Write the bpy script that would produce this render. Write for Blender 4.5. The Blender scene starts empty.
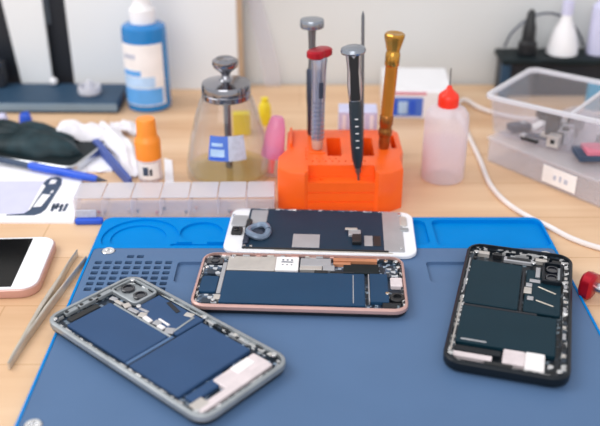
import bpy, bmesh, math, random
from mathutils import Vector, Matrix, Quaternion
random.seed(7)
C = bpy.context.scene.collection
PI = math.pi
R = math.radians

# ------------------------------------------------------------------ camera numbers (metres, pinhole 856 px on a 600 px frame)
FPX, TH, CH = 856.4, .4789, .3112
_c, _s = math.cos(TH), math.sin(TH)
def ray(px, py):
    u = (px-300)/FPX; v = (213-py)/FPX
    return (u, _c+v*_s, -_s+v*_c)
def gp(px, py, z=0.):                     # the point seen there at height z
    d = ray(px, py); t = (z-CH)/d[2]
    return Vector((d[0]*t, d[1]*t, z))
def at(px, py, Y):                        # the point seen there at distance Y
    d = ray(px, py); t = Y/d[1]
    return Vector((d[0]*t, Y, CH+d[2]*t))

# ------------------------------------------------------------------ materials
def lin(c):
    c /= 255.
    return c/12.92 if c <= .04045 else ((c+.055)/1.055)**2.4
def col(r, g, b): return (lin(r), lin(g), lin(b), 1)
class NT:
    def __init__(s, name):
        s.m = bpy.data.materials.new(name); s.m.use_nodes = True
        s.n = s.m.node_tree.nodes; s.l = s.m.node_tree.links
        s.b = s.n['Principled BSDF']; s.out = s.n['Material Output']
    def add(s, t, **k):
        x = s.n.new(t)
        for a, v in k.items():
            if a.startswith('_'): x.inputs[int(a[1:])].default_value = v
            else: setattr(x, a, v)
        return x
    def link(s, a, b): s.l.new(a, b)
def plain(name, rgb, rough=.5, metal=0., var=.06, scale=60., bump=0., spec=.5, coat=0., aniso=None):
    t = NT(name); b = t.b
    b.inputs['Roughness'].default_value = rough; b.inputs['Metallic'].default_value = metal
    b.inputs['Specular IOR Level'].default_value = spec
    b.inputs['Coat Weight'].default_value = coat
    tc = t.add('ShaderNodeTexCoord')
    nz = t.add('ShaderNodeTexNoise'); nz.inputs['Scale'].default_value = scale; nz.inputs['Detail'].default_value = 3
    if aniso:
        mp = t.add('ShaderNodeMapping'); mp.inputs['Scale'].default_value = aniso
        t.link(tc.outputs['Object'], mp.inputs[0]); t.link(mp.outputs[0], nz.inputs['Vector'])
    else: t.link(tc.outputs['Object'], nz.inputs['Vector'])
    cr = t.add('ShaderNodeValToRGB'); c = col(*rgb)
    cr.color_ramp.elements[0].position = .3; cr.color_ramp.elements[1].position = .7
    cr.color_ramp.elements[0].color = tuple(x*(1-var) for x in c[:3])+(1,)
    cr.color_ramp.elements[1].color = tuple(min(1, x*(1+var)) for x in c[:3])+(1,)
    t.link(nz.outputs['Fac'], cr.inputs[0]); t.link(cr.outputs[0], b.inputs['Base Color'])
    if bump:
        bp = t.add('ShaderNodeBump'); bp.inputs['Strength'].default_value = bump; bp.inputs['Distance'].default_value = .0005
        t.link(nz.outputs['Fac'], bp.inputs['Height']); t.link(bp.outputs[0], b.inputs['Normal'])
    return t.m
def clear(name, rgb, opac=.25, rough=.15, trans=None, edge=.5):
    """thin clear or milky plastic: part straight through, part scattered, a Fresnel gloss on top"""
    t = NT(name); n = t
    t.n.remove(t.b)
    tr = t.add('ShaderNodeBsdfTransparent'); tr.inputs[0].default_value = col(*(trans or (250, 250, 252)))
    df = t.add('ShaderNodeBsdfDiffuse'); df.inputs[0].default_value = col(*rgb)
    tl = t.add('ShaderNodeBsdfTranslucent'); tl.inputs[0].default_value = col(*rgb)
    gl = t.add('ShaderNodeBsdfGlossy'); gl.inputs['Roughness'].default_value = rough
    m0 = t.add('ShaderNodeMixShader'); m0.inputs[0].default_value = .25
    t.link(df.outputs[0], m0.inputs[1]); t.link(tl.outputs[0], m0.inputs[2])
    lw = t.add('ShaderNodeLayerWeight'); lw.inputs[0].default_value = .35
    nz = t.add('ShaderNodeTexNoise'); nz.inputs['Scale'].default_value = 40
    mm = t.add('ShaderNodeMath', operation='MULTIPLY_ADD'); mm.inputs[1].default_value = edge; mm.inputs[2].default_value = opac
    t.link(lw.outputs['Facing'], mm.inputs[0])
    m2 = t.add('ShaderNodeMath', operation='MULTIPLY_ADD', use_clamp=True); m2.inputs[1].default_value = .06; 
    t.link(nz.outputs['Fac'], m2.inputs[0]); t.link(mm.outputs[0], m2.inputs[2])
    m1 = t.add('ShaderNodeMixShader'); t.link(m2.outputs[0], m1.inputs[0]); t.link(tr.outputs[0], m1.inputs[1]); t.link(m0.outputs[0], m1.inputs[2])
    fr = t.add('ShaderNodeFresnel'); fr.inputs[0].default_value = 1.45
    gm = t.add('ShaderNodeNewGeometry')
    iv = t.add('ShaderNodeMath', operation='SUBTRACT'); iv.inputs[0].default_value = 1.; t.link(gm.outputs['Backfacing'], iv.inputs[1])
    fm = t.add('ShaderNodeMath', operation='MULTIPLY'); t.link(fr.outputs[0], fm.inputs[0]); t.link(iv.outputs[0], fm.inputs[1])
    m3 = t.add('ShaderNodeMixShader'); t.link(fm.outputs[0], m3.inputs[0]); t.link(m1.outputs[0], m3.inputs[1]); t.link(gl.outputs[0], m3.inputs[2])
    t.link(m3.outputs[0], t.out.inputs[0])
    return t.m
def speckled(name, base, dots, scale, thr=.55, rough=.4, metal=.2):
    """circuit board look: cells, some of them light components"""
    t = NT(name)
    tc = t.add('ShaderNodeTexCoord')
    v = t.add('ShaderNodeTexVoronoi', distance='CHEBYCHEV'); v.inputs['Scale'].default_value = scale; v.inputs['Randomness'].default_value = .8
    t.link(tc.outputs['Object'], v.inputs['Vector'])
    s = t.add('ShaderNodeSeparateColor'); t.link(v.outputs['Color'], s.inputs[0])
    cr = t.add('ShaderNodeValToRGB'); cr.color_ramp.interpolation = 'CONSTANT'
    e = cr.color_ramp.elements
    e[0].position = 0; e[0].color = col(*base); e[1].position = thr; e[1].color = col(*[x*1.6+8 for x in base])
    k = e.new(thr+.18); k.color = col(*dots)
    k = e.new(.93); k.color = col(*[min(255, x*1.35) for x in dots])
    t.link(s.outputs[0], cr.inputs[0]); t.link(cr.outputs[0], t.b.inputs['Base Color'])
    t.b.inputs['Roughness'].default_value = rough; t.b.inputs['Metallic'].default_value = metal
    bp = t.add('ShaderNodeBump'); bp.inputs['Strength'].default_value = .6; bp.inputs['Distance'].default_value = .0006
    t.link(s.outputs[0], bp.inputs['Height']); t.link(bp.outputs[0], t.b.inputs['Normal'])
    return t.m
def wood():
    t = NT('pale wood')
    tc = t.add('ShaderNodeTexCoord')
    mp = t.add('ShaderNodeMapping'); mp.inputs['Scale'].default_value = (3.2, 34, 30); t.link(tc.outputs['Object'], mp.inputs[0])
    n1 = t.add('ShaderNodeTexNoise'); n1.inputs['Scale'].default_value = 1.; n1.inputs['Detail'].default_value = 6; n1.inputs['Distortion'].default_value = .6
    t.link(mp.outputs[0], n1.inputs['Vector'])
    mp2 = t.add('ShaderNodeMapping'); mp2.inputs['Scale'].default_value = (9, 9, 9); t.link(tc.outputs['Object'], mp2.inputs[0])
    n2 = t.add('ShaderNodeTexNoise'); n2.inputs['Scale'].default_value = .7; n2.inputs['Detail'].default_value = 2; t.link(mp2.outputs[0], n2.inputs['Vector'])
    br = t.add('ShaderNodeTexBrick'); br.offset = .37
    br.inputs['Color1'].default_value = (1, 1, 1, 1); br.inputs['Color2'].default_value = (.93, .90, .86, 1); br.inputs['Mortar'].default_value = (.80, .72, .62, 1)
    br.inputs['Scale'].default_value = 1.; br.inputs['Mortar Size'].default_value = .0006; br.inputs['Brick Width'].default_value = .52; br.inputs['Row Height'].default_value = .062
    t.link(tc.outputs['Object'], br.inputs['Vector'])
    cr = t.add('ShaderNodeValToRGB'); e = cr.color_ramp.elements
    e[0].position = .32; e[0].color = col(208, 166, 128); e[1].position = .72; e[1].color = col(238, 208, 176)
    k = e.new(.5); k.color = col(226, 190, 154)
    mx = t.add('ShaderNodeMath', operation='MULTIPLY_ADD'); mx.inputs[1].default_value = .65
    m3 = t.add('ShaderNodeMath', operation='MULTIPLY'); m3.inputs[1].default_value = .35
    t.link(n2.outputs['Fac'], m3.inputs[0]); t.link(n1.outputs['Fac'], mx.inputs[0]); t.link(m3.outputs[0], mx.inputs[2])
    t.link(mx.outputs[0], cr.inputs[0])
    ml = t.add('ShaderNodeMix', data_type='RGBA', blend_type='MULTIPLY'); ml.inputs[0].default_value = 1.
    t.link(cr.outputs[0], ml.inputs[6]); t.link(br.outputs['Color'], ml.inputs[7]); t.link(ml.outputs[2], t.b.inputs['Base Color'])
    t.b.inputs['Roughness'].default_value = .42; t.b.inputs['Specular IOR Level'].default_value = .35
    return t.m

M = {}
M['wood'] = wood()
M['wall'] = plain('white wall paint', (214, 216, 216), .8, var=.02, scale=8)
M['board'] = plain('white board', (228, 231, 234), .6, var=.02, scale=10, spec=.2)
M['tan'] = plain('tan edge band', (176, 150, 124), .6)
M['floor'] = plain('grey floor', (150, 146, 140), .7)
M['mat_blue'] = plain('blue silicone', (0, 130, 208), .5, var=.04, scale=30, spec=.04)
M['mat_grey'] = plain('slate blue silicone', (84, 112, 149), .5, var=.05, scale=14, spec=.22)
M['navy'] = plain('dark navy magnetic sheet', (22, 32, 52), .5)
M['silver'] = plain('brushed silver', (205, 208, 212), .28, 1., var=.05)
M['chrome'] = plain('chrome', (225, 226, 228), .1, 1., var=.03)
M['steel'] = plain('satin steel', (206, 198, 186), .38, .6, var=.1, scale=90)
M['shaft'] = plain('grey steel rod', (120, 122, 128), .3, .8)
M['frame_silver'] = plain('grey aluminium frame', (160, 166, 170), .38, .45, var=.14, scale=70)
M['frame_black'] = plain('black frame', (14, 22, 30), .4, .0, var=.1, spec=.3)
M['frame_rose'] = plain('rose gold aluminium', (206, 166, 158), .34, .45, var=.05)
M['white_gloss'] = plain('glossy white plastic', (240, 240, 244), .18, var=.01, coat=.3)
M['white'] = plain('white plastic', (238, 237, 240), .45, var=.02)
M['paper'] = plain('white paper', (243, 242, 247), .8, var=.02, scale=20, spec=.2)
M['lilac'] = plain('pale lilac print', (206, 206, 234), .7, var=.03)
M['ink'] = plain('dark blue grey ink', (58, 74, 98), .7, var=.15)
M['black_glass'] = plain('black screen glass', (3, 3, 4), .12, var=.0, spec=.22)
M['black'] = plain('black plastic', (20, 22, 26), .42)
M['dark_green'] = plain('dark greenish black', (14, 26, 30), .55, spec=.25, var=.35, scale=45)
M['pouch'] = plain('mottled dark teal film', (24, 44, 50), .5, var=.6, scale=55, spec=.25, bump=.5)
M['battery'] = plain('dark blue grey battery wrap', (28, 64, 96), .5, var=.05, scale=40, spec=.2)
M['battery_blue'] = plain('slate blue battery wrap', (50, 78, 116), .5, var=.05, scale=30, spec=.2)
M['battery_teal'] = plain('dark teal battery wrap', (10, 42, 54), .5, var=.05, scale=40, spec=.2)
M['seam_blue'] = plain('pale blue tab', (84, 112, 150), .5, spec=.2)
M['seam'] = plain('battery edge black', (16, 22, 32), .5)
M['backplate'] = plain('dark slate shield plate', (28, 50, 70), .55, .0, var=.05, spec=.2)
M['tape'] = plain('grey metal tape', (176, 176, 180), .45, .4, var=.06)
M['shield'] = plain('warm silver shield', (202, 196, 190), .42, .5, var=.07, scale=120)
M['label'] = plain('white label', (240, 236, 236), .6)
M['pinkish'] = plain('pale pink grey module', (222, 210, 212), .5, .1, var=.08, scale=150)
M['copper'] = plain('copper flex', (206, 140, 104), .4, .35, var=.15, scale=100)
M['pcb'] = speckled('circuit board', (26, 38, 52), (120, 134, 148), 420, .62)
M['pcb_light'] = speckled('busy circuit parts', (42, 54, 68), (190, 194, 200), 330, .42)
M['pcb_dark'] = speckled('dark circuit parts', (16, 24, 32), (84, 96, 104), 380, .7)
M['rim_light'] = speckled('bright rim parts', (86, 98, 110), (216, 220, 224), 300, .30, .35, .3)
M['rim_dark'] = speckled('mixed rim parts', (24, 32, 40), (196, 196, 196), 330, .45, .35, .3)
M['orange'] = plain('orange printed plastic', (255, 98, 16), .38, var=.04, scale=50, spec=.6)
M['orange_cap'] = plain('orange cap', (250, 146, 44), .4, var=.05)
M['red'] = plain('anodised red', (176, 20, 40), .28, .5, var=.05)
M['red_cap'] = plain('red orange cap', (250, 50, 22), .35, var=.03)
M['gold'] = plain('gold metal', (196, 146, 66), .25, .9, var=.1)
M['gold_body'] = plain('amber gold barrel', (196, 128, 44), .3, .5, var=.06)
M['bronze'] = plain('brown bronze collar', (158, 100, 48), .3, .8, var=.15)
M['teal_black'] = plain('dark teal black grip', (30, 44, 54), .4)
M['grey_barrel'] = plain('grey blue metal barrel', (172, 176, 194), .25, .8, var=.06)
M['grey_dark'] = plain('dark grey metal', (66, 72, 90), .35, .6)
M['cap_grey'] = plain('grey satin cap', (150, 156, 166), .25, .8, var=.05)
M['lid_metal'] = plain('jar lid metal', (150, 150, 156), .14, 1., var=.05)
M['glass'] = clear('jar glass', (206, 206, 202), -.08, .03, edge=.42)
M['amber'] = clear('yellowish liquid', (232, 220, 150), .0, .1, (253, 250, 226), edge=.12)
M['milky'] = clear('milky bottle plastic', (252, 244, 250), .42, .3, edge=.25)
M['liquid'] = clear('cloudy liquid', (246, 232, 240), .12, .3, (250, 242, 246), edge=.1)
M['bin'] = clear('clear bin plastic', (250, 247, 252), .045, .12, edge=.16)
M['bin_low'] = clear('hazy box plastic', (250, 246, 250), .20, .15, edge=.15)
M['bin_rim'] = clear('frosted rim plastic', (238, 238, 244), .62, .2, edge=.3)
M['tray'] = clear('frosted tray plastic', (250, 246, 250), .16, .2, edge=.16)
M['tray_lid'] = clear('frosted lid plastic', (240, 240, 248), .36, .2, edge=.12)
M['blue_bottle'] = plain('blue bottle plastic', (6, 120, 190), .22, var=.05, coat=.3)
M['blue_mid'] = plain('mid blue print', (92, 164, 232), .6, var=.1, scale=60)
M['blue'] = plain('blue plastic', (34, 86, 206), .35, var=.04)
M['blue_pale'] = plain('pale blue print', (176, 206, 240), .6, var=.15, scale=60)
M['blue_label'] = plain('blue label', (70, 112, 204), .5)
M['grey_label'] = plain('pale grey label', (186, 190, 206), .6, var=.12, scale=300)
M['cyan'] = plain('cyan card', (40, 150, 190), .6)
M['card_blue'] = plain('dull blue card', (72, 92, 160), .7)
M['slate'] = plain('slate blue metal', (44, 70, 94), .5, .0, var=.05, spec=.25)
M['slate_highlight'] = plain('slate edge highlight', (124, 146, 164), .4, .1, var=.05)
M['case'] = plain('black navy case', (16, 24, 36), .5)
M['grey_strap'] = plain('grey strap', (92, 102, 112), .6)
M['pink'] = clear('pink cap plastic', (255, 186, 230), .32, .2, (252, 206, 236), edge=.2)
M['yellow'] = plain('yellow card', (236, 212, 40), .6)
M['cloth'] = plain('white tissue', (234, 232, 238), .9, var=.03, spec=.1)
M['cable'] = plain('white cable', (236, 228, 226), .45)
M['rose_print'] = plain('rose print', (214, 120, 140), .6)
M['lens'] = plain('dark lens glass', (14, 18, 30), .06, var=0, coat=.6)
M['coil'] = plain('blue grey coil', (120, 136, 158), .35, .3, var=.08)

# ------------------------------------------------------------------ mesh building
def rr(sx, sy, r, z=0., cx=0., cy=0., seg=5):
    r = max(min(r, sx/2-1e-6, sy/2-1e-6), 1e-6); out = []
    for k, (qx, qy) in enumerate(((1, 1), (-1, 1), (-1, -1), (1, -1))):
        for i in range(seg+1):
            a = PI/2*(k+i/seg)
            out.append(Vector((cx+qx*(sx/2-r)+r*math.cos(a), cy+qy*(sy/2-r)+r*math.sin(a), z)))
    return out
class MB:
    def __init__(s): s.bm = bmesh.new()
    def loft(s, loops, cap0=True, cap1=True):
        vs = [[s.bm.verts.new(p) for p in L] for L in loops]
        n = len(vs[0])
        for a, b in zip(vs, vs[1:]):
            for i in range(n):
                s.bm.faces.new((a[i], a[(i+1) % n], b[(i+1) % n], b[i]))
        if cap0: s.bm.faces.new(list(reversed(vs[0])))
        if cap1: s.bm.faces.new(vs[-1])
        return s
    def box(s, cx, cy, z0, sx, sy, sz, b=.0002, r=None, rz=0.):
        r = b if r is None else r
        b = min(b, sz/2.5, sx/2.5, sy/2.5)
        L = [rr(sx-2*b, sy-2*b, max(r-b, 1e-5), z0, seg=3), rr(sx, sy, r, z0+b, seg=3), rr(sx, sy, r, z0+sz-b, seg=3), rr(sx-2*b, sy-2*b, max(r-b, 1e-5), z0+sz, seg=3)]
        m = Matrix.Translation((cx, cy, 0)) @ Matrix.Rotation(rz, 4, 'Z')
        return s.loft([[m @ p for p in l] for l in L])
    def tray(s, sx, sy, r, H, wall, floor, b=.0006, z0=0., rb=0.):
        """an open tray: rounded outside, wall, inner floor; rb rounds the underside"""
        if rb: L = [rr(sx-2*rb*(1-math.sin(a)), sy-2*rb*(1-math.sin(a)), r-rb*(1-math.sin(a))*.9, z0+rb*(1-math.cos(a))) for a in [PI/2*i/5 for i in range(6)]]
        else: L = [rr(sx-2*b, sy-2*b, r-b, z0), rr(sx, sy, r, z0+b)]
        L += [rr(sx, sy, r, z0+H-b), rr(sx-1.2*b, sy-1.2*b, r-.6*b, z0+H-b*.25), rr(sx-2.4*b, sy-2.4*b, r-1.2*b, z0+H),
             rr(sx-2*wall, sy-2*wall, r-wall, z0+H), rr(sx-2*wall, sy-2*wall, r-wall, z0+floor)]
        return s.loft(L)
    def lathe(s, prof, n=32, cx=0., cy=0., cap0=True, cap1=True):
        return s.loft([[Vector((cx+max(r, 1e-5)*math.cos(2*PI*i/n), cy+max(r, 1e-5)*math.sin(2*PI*i/n), z)) for i in range(n)] for r, z in prof], cap0, cap1)
    def tube(s, pts, rad, n=10):
        pts = [Vector(p) for p in pts]; L = []
        up = Vector((0, 0, 1))
        for i, p in enumerate(pts):
            t = (pts[min(i+1, len(pts)-1)]-pts[max(i-1, 0)]).normalized()
            if abs(t.dot(up)) > .98: up = Vector((0, 1, 0))
            a = t.cross(up).normalized(); b = a.cross(t)
            r = rad[i] if isinstance(rad, (list, tuple)) else rad
            L.append([p+r*(math.cos(2*PI*k/n)*a+math.sin(2*PI*k/n)*b) for k in range(n)])
        return s.loft(L)
    def prism(s, pts, z0, z1, b=0.):
        if b:
            n = len(pts); cx = sum(p[0] for p in pts)/n; cy = sum(p[1] for p in pts)/n
            def ins(d):
                o = []
                for p in pts:
                    v = Vector((p[0]-cx, p[1]-cy)); k = max(v.length-d, 0)/max(v.length, 1e-9)
                    o.append((cx+v.x*k, cy+v.y*k))
                return o
            q = ins(b)
            L = [[Vector((*p, z0)) for p in q], [Vector((*p, z0+b)) for p in pts], [Vector((*p, z1-b)) for p in pts], [Vector((*p, z1)) for p in q]]
        else: L = [[Vector((*p, z0)) for p in pts], [Vector((*p, z1)) for p in pts]]
        return s.loft(L)
    def xf(s, m):
        bmesh.ops.transform(s.bm, matrix=m, verts=s.bm.verts); return s
    def build(s, name, mat, parent=None, loc=None, ang=35):
        bm = s.bm
        bmesh.ops.recalc_face_normals(bm, faces=bm.faces)
        for f in bm.faces: f.smooth = True
        for e in bm.edges:
            e.smooth = not (len(e.link_faces) == 2 and e.calc_face_angle(0) > R(ang))
        me = bpy.data.meshes.new(name); bm.to_mesh(me); bm.free()
        me.materials.append(mat)
        o = bpy.data.objects.new(name, me); C.objects.link(o)
        if parent: o.parent = parent
        if loc is not None: o.location = loc
        return o
def tag(o, label, cat, group=None, kind=None):
    o['label'] = label; o['category'] = cat
    if group: o['group'] = group
    if kind: o['kind'] = kind
    return o
def struct(o): o['kind'] = 'structure'; return o
def thing(name, label, cat, loc=(0, 0, 0), rz=0., group=None):
    o = bpy.data.objects.new(name, None); C.objects.link(o); o.empty_display_size = .01
    o.location = loc; o.rotation_euler = (0, 0, rz)
    return tag(o, label, cat, group)
def cut(o, cutters):
    """take the cutters out of o for good"""
    for c in cutters:
        md = o.modifiers.new('cut', 'BOOLEAN'); md.operation = 'DIFFERENCE'; md.object = c; md.solver = 'EXACT'
    bpy.context.view_layer.update()
    dg = bpy.context.evaluated_depsgraph_get()
    me = bpy.data.meshes.new_from_object(o.evaluated_get(dg))
    o.modifiers.clear(); old = o.data; nm = old.name; o.data = me
    bpy.data.meshes.remove(old); me.name = nm
    for c in cutters:
        m = c.data; bpy.data.objects.remove(c); bpy.data.meshes.remove(m)
    bm = bmesh.new(); bm.from_mesh(me)
    for e in bm.edges: e.smooth = not (len(e.link_faces) == 2 and e.calc_face_angle(0) > R(35))
    for f in bm.faces: f.smooth = True
    bm.to_mesh(me); bm.free()
    return o
def part(t, name, m, x, y, z0, sx, sy, sz, b=.0003, r=None, rz=0., label=None):
    """a small bevelled block in a thing's own frame; millimetres"""
    k = .001
    o = MB().box(0, 0, 0, sx*k, sy*k, sz*k, b, None if r is None else r*k).build(name, M[m], t, (x*k, y*k, z0*k))
    o.rotation_euler.z = rz
    if label: o['label'] = label
    return o
def lens(t, name, m, x, y, z0, rad, h, n=24, inner=None):
    k = .001; rad *= k; h *= k
    prof = [(rad, 0), (rad, h*.8), (rad*.9, h)]
    if inner: prof += [(rad*inner, h), (rad*inner*.95, h*.5), (0, h*.5)]
    else: prof += [(0, h)]
    return MB().lathe(prof, n).build(name, M[m], t, (x*k, y*k, z0*k))
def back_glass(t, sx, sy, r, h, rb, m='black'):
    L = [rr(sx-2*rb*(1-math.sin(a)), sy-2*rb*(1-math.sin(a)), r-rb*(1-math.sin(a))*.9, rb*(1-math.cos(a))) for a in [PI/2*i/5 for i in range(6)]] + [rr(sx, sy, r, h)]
    o = MB().loft(L).build('back_glass', M[m], t); o['label'] = 'dark back glass with painted shade'
    return o
def ledge(t, m, sx, sy, r, w, z0, z1):
    k = .001; sx *= k; sy *= k; r *= k; w *= k; z0 *= k; z1 *= k
    A = [rr(sx, sy, r, z0), rr(sx, sy, r, z1), rr(sx-2*w, sy-2*w, r-w, z1), rr(sx-2*w, sy-2*w, r-w, z0), rr(sx, sy, r, z0)]
    return MB().loft(A, False, False).build('inner_ledge', M[m], t)
def copyto(o, parent, loc, rz=0.):
    c = o.copy(); C.objects.link(c); c.parent = parent; c.location = loc; c.rotation_euler = (0, 0, rz)
    return c

# ------------------------------------------------------------------ the setting
WALL_Y = .915
struct(MB().box(0, WALL_Y+.03, -.75, 2.4, .06, 1.35, .001).build('wall_back', M['wall']))
struct(MB().box(0, .3, -.80, 2.4, 1.8, .05, .001).build('floor', M['floor']))
t = thing('workbench', 'pale wooden workbench under the blue repair mat and all the tools', 'workbench', (0, .53, 0))
MB().box(0, 0, -.03, 1.5, .76, .03, .002).build('tabletop', M['wood'], t)
lg = MB().box(0, 0, 0, .06, .06, .72, .002).build('leg', M['wood'], t, (-.70, -.33, -.75))
for p in ((.70, -.33, -.75), (-.70, .33, -.75), (.70, .33, -.75)): copyto(lg, t, p)

# ------------------------------------------------------------------ repair mat
MX, MY1, MY0, MW = .0172, .585, .335, .3356
MYC, ML = (MY0+MY1)/2, MY1-MY0
SPLIT = .5365
TOP = .0043
mat = thing('repair_mat', 'blue and slate grey silicone repair mat lying under the opened phones', 'repair mat', (MX, MYC, 0))
def ml(x, y): return (x-MX, y-MYC)
b = .0008
base = MB().loft([rr(MW-2*b, ML-2*b, .007, 0), rr(MW, ML, .008, b), rr(MW, ML, .008, .0042-b), rr(MW-2*b, ML-2*b, .007, .0042)]).build('tray_base', M['mat_blue'], mat)
cut_list = []
def cutter(mb): 
    o = mb.build('cutter', M['navy'], mat); cut_list.append(o)
# pocket for the working surface
x0, x1 = MX-MW/2+.0020, MX+MW/2-.0020
pc = ml((x0+x1)/2, (SPLIT+MY0+.004)/2)
PW, PL = x1-x0, SPLIT-MY0-.004
cutter(MB().loft([rr(PW, PL, .004, .0018, *pc), rr(PW, PL, .004, .02, *pc)]))
def dome(cx, cy, r, z, flat):
    """round recess, cut straight along its near side"""
    pts = []
    for i in range(48):
        a = 2*PI*i/48; x = r*math.cos(a); y = max(r*math.sin(a), flat)
        pts.append((cx+x, cy+y))
    q = ml(0, 0)
    return MB().loft([[Vector((p[0]+q[0], p[1]+q[1], z)) for p in pts], [Vector((p[0]+q[0], p[1]+q[1], .02)) for p in pts]])
cutter(dome(-.1178, .5525, .0285, .0028, -.011))
cutter(dome(-.0735, .5605, .0160, .0024, -.02))
sl = ml(-.069, .5425)
cutter(MB().loft([rr(.052, .006, .003, .0016, *sl), rr(.052, .006, .003, .02, *sl)]))
bt = ml(.1415, .5595)
cutter(MB().loft([rr(.083, .041, .006, .0014, *bt), rr(.083, .041, .006, .02, *bt)]))
mt = ml(.05, .5605)
cutter(MB().loft([rr(.09, .038, .006, .0016, *mt), rr(.09, .038, .006, .02, *mt)]))
cut(base, cut_list); cut_list = []
cutter(dome(-.1195, .5535, .0205, .0016, -.009))
cut(base, cut_list); cut_list = []
surf = MB().loft([rr(PW-.0004, PL-.0004, .004, .0019, *pc), rr(PW-.0004, PL-.0004, .004, TOP-.0004, *pc), rr(PW-.0012, PL-.0012, .0036, TOP, *pc)]).build('work_surface', M['mat_grey'], mat)
holes = [(-.1411+.00703*c, .5160-.0069*r) for r in range(6) for c in range(8)] + [(-.1200, .5243), (-.1130, .5243)]
for hx, hy in holes:
    q = ml(hx, hy)
    cutter(MB().loft([rr(.0049, .0042, .0006, .0005, *q, seg=2), rr(.0049, .0042, .0006, .02, *q, seg=2)]))
for rx, rw in ((-.058, .055), (.119, .062)):
    q = ml(rx, .5035)
    cutter(MB().loft([rr(rw, .027, .003, .0021, *q), rr(rw, .027, .003, .02, *q)]))
for mx_, my_ in ((-.1372, .5320), (-.1405, .3485), (.1745, .5265), (.1760, .3485)):
    q = ml(mx_, my_)
    cutter(MB().lathe([(.0050, .003), (.0050, .02)], 24, *q))
cut(surf, cut_list); cut_list = []
q = ml(-.1165, .503)
MB().box(*q, .00182, .062, .052, .0003, .0001).build('magnet_sheet', M['navy'], mat)
for mx_, my_ in ((-.1372, .5320), (-.1405, .3485), (.1745, .5265), (.1760, .3485)):
    q = ml(mx_, my_)
    MB().lathe([(.0047, 0), (.0047, .0016), (.0042, .0020), (.0024, .0020), (.0021, .0010), (0, .0010)], 28).build('magnet', M['chrome'], mat, (*q, .003))

# ------------------------------------------------------------------ opened phone with silver frame (front)
ph = thing('dismantled_phone', 'opened phone with silver frame and large blue battery lying aslant on mat', 'phone', (-.0809, .4158, TOP), -.7188, 'opened phones on the mat')
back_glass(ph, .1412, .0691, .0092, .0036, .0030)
MB().tray(.1424, .0703, .0098, .0043, .0024, .0002, .0006, z0=.0035).build('frame', M['frame_silver'], ph)
part(ph, 'circuit_bed', 'pcb', 0, 0, 3.4, 136.5, 64.6, .5, r=7)
ledge(ph, 'rim_dark', 137.2, 65.1, 7.2, 2.2, 3.6, 6.0)
def battery(t, m, x, y, z, sx, sy, sz, seam=True):
    o = part(t, 'battery', m, x, y, z, sx, sy, sz, .0005, .8)
    return o
battery(ph, 'battery_blue', -28.2, -12.2, 3.4, 55.5, 33, 3.2)
battery(ph, 'battery_blue', 24.6, -1.0, 3.4, 41.5, 56.5, 3.2)
part(ph, 'battery_seam', 'seam', 2.9, -11, 3.6, 1.0, 36, 2.4)
part(ph, 'pull_tab', 'seam_blue', 1.2, -11, 3.6, 2.4, 35, 2.6)
part(ph, 'pull_tab', 'frame_silver', -26, 4.9, 3.4, 54, 1.4, 3.3)
part(ph, 'logic_board', 'battery_blue', -19, 20.5, 3.4, 42, 23.5, 2.6, .0005, 2)
part(ph, 'board_shield', 'shield', -8, 27.8, 5.9, 6, 4, .7, rz=.3)
part(ph, 'board_flex', 'seam', -22, 27, 5.9, 14, 3, .5, rz=-.25)
part(ph, 'board_flex', 'frame_silver', -3, 19, 5.9, 1.4, 18, .6, rz=.1)
part(ph, 'board_flex', 'frame_silver', -20, 31.6, 5.9, 36, 1.2, .6)
for x, y, sx, sy, q in ((-58, 8.4, 5, 3.4, .2), (-51.5, 7.6, 6.5, 2.6, 0), (-45, 8.8, 5, 4.4, -.3), (-37.5, 7.8, 8, 3.0, .1), (-30, 8.8, 5, 4.8, .4), (-23.5, 7.4, 7, 3.2, -.1), (-16.5, 9.2, 5, 4.6, .2), (-11, 7.6, 5, 3.0, 0), (-4.5, 8.6, 6, 5.6, .5), (-34, 12.6, 9, 2.0, .1), (-14, 12.4, 10, 1.6, -.05)):
    part(ph, 'connector', ('shield', 'label', 'tape')[int(x) % 3], x, y, 5.7, sx, sy, .9+.5*(int(x) % 2), rz=q)
cf = MB().tray(.0262, .0196, .0035, .0030, .0016, .0008, .0003).build('camera_bracket', M['frame_silver'], ph, (-.0550, .0225, .0042))
for x in (-61.2, -48.8): lens(ph, 'camera', 'lens', x, 22.5, 5.0, 4.6, 1.6, inner=.7)
for x, y, sx, sy in ((-66.6, -18, 3.4, 9), (-66.8, -6, 3.6, 12), (-66.6, 8, 3.4, 11)):
    part(ph, 'sensor_bracket', 'frame_silver', x, y, 4.6, sx, sy, 2.6)
for y in (-21, -10, -3, 3.5): lens(ph, 'sensor', 'black', -66.6, y, 7.15, 1.3, .4, 14)
part(ph, 'sensor_flex', 'black', -60.5, -13, 3.4, 5, 22, 2.2)
part(ph, 'speaker', 'pinkish', 55.5, 9.5, 3.4, 13, 33, 3.3, .0006, 1.5)
part(ph, 'speaker_plate', 'label', 53, 13, 6.6, 7, 14, .5)
part(ph, 'vibration_motor', 'battery_blue', 51, -12.5, 3.4, 7, 28, 2.6, .0005, 1)
part(ph, 'bottom_bracket', 'pinkish', 62.5, -3, 3.4, 5.4, 56, 3.6, .0004, 1)
part(ph, 'charging_port', 'shield', 59, -26, 3.4, 7, 9, 3.8)
for i in range(13):
    x = -58+9.6*i
    part(ph, 'clip', ('shield', 'frame_silver', 'black')[i % 3], x, 32.0+(i % 2)*.5, 3.4, 3+(i % 3)*1.4, 1.8, 3.2)
    if i % 2: part(ph, 'clip', ('frame_silver', 'shield')[i % 4 // 2], x, -31.6, 3.4, 4, 1.6, 2.8)
scr = lens(ph, 'screw', 'chrome', 60.5, 31.0, 6.9, 1.7, 1.4, 16)
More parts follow.
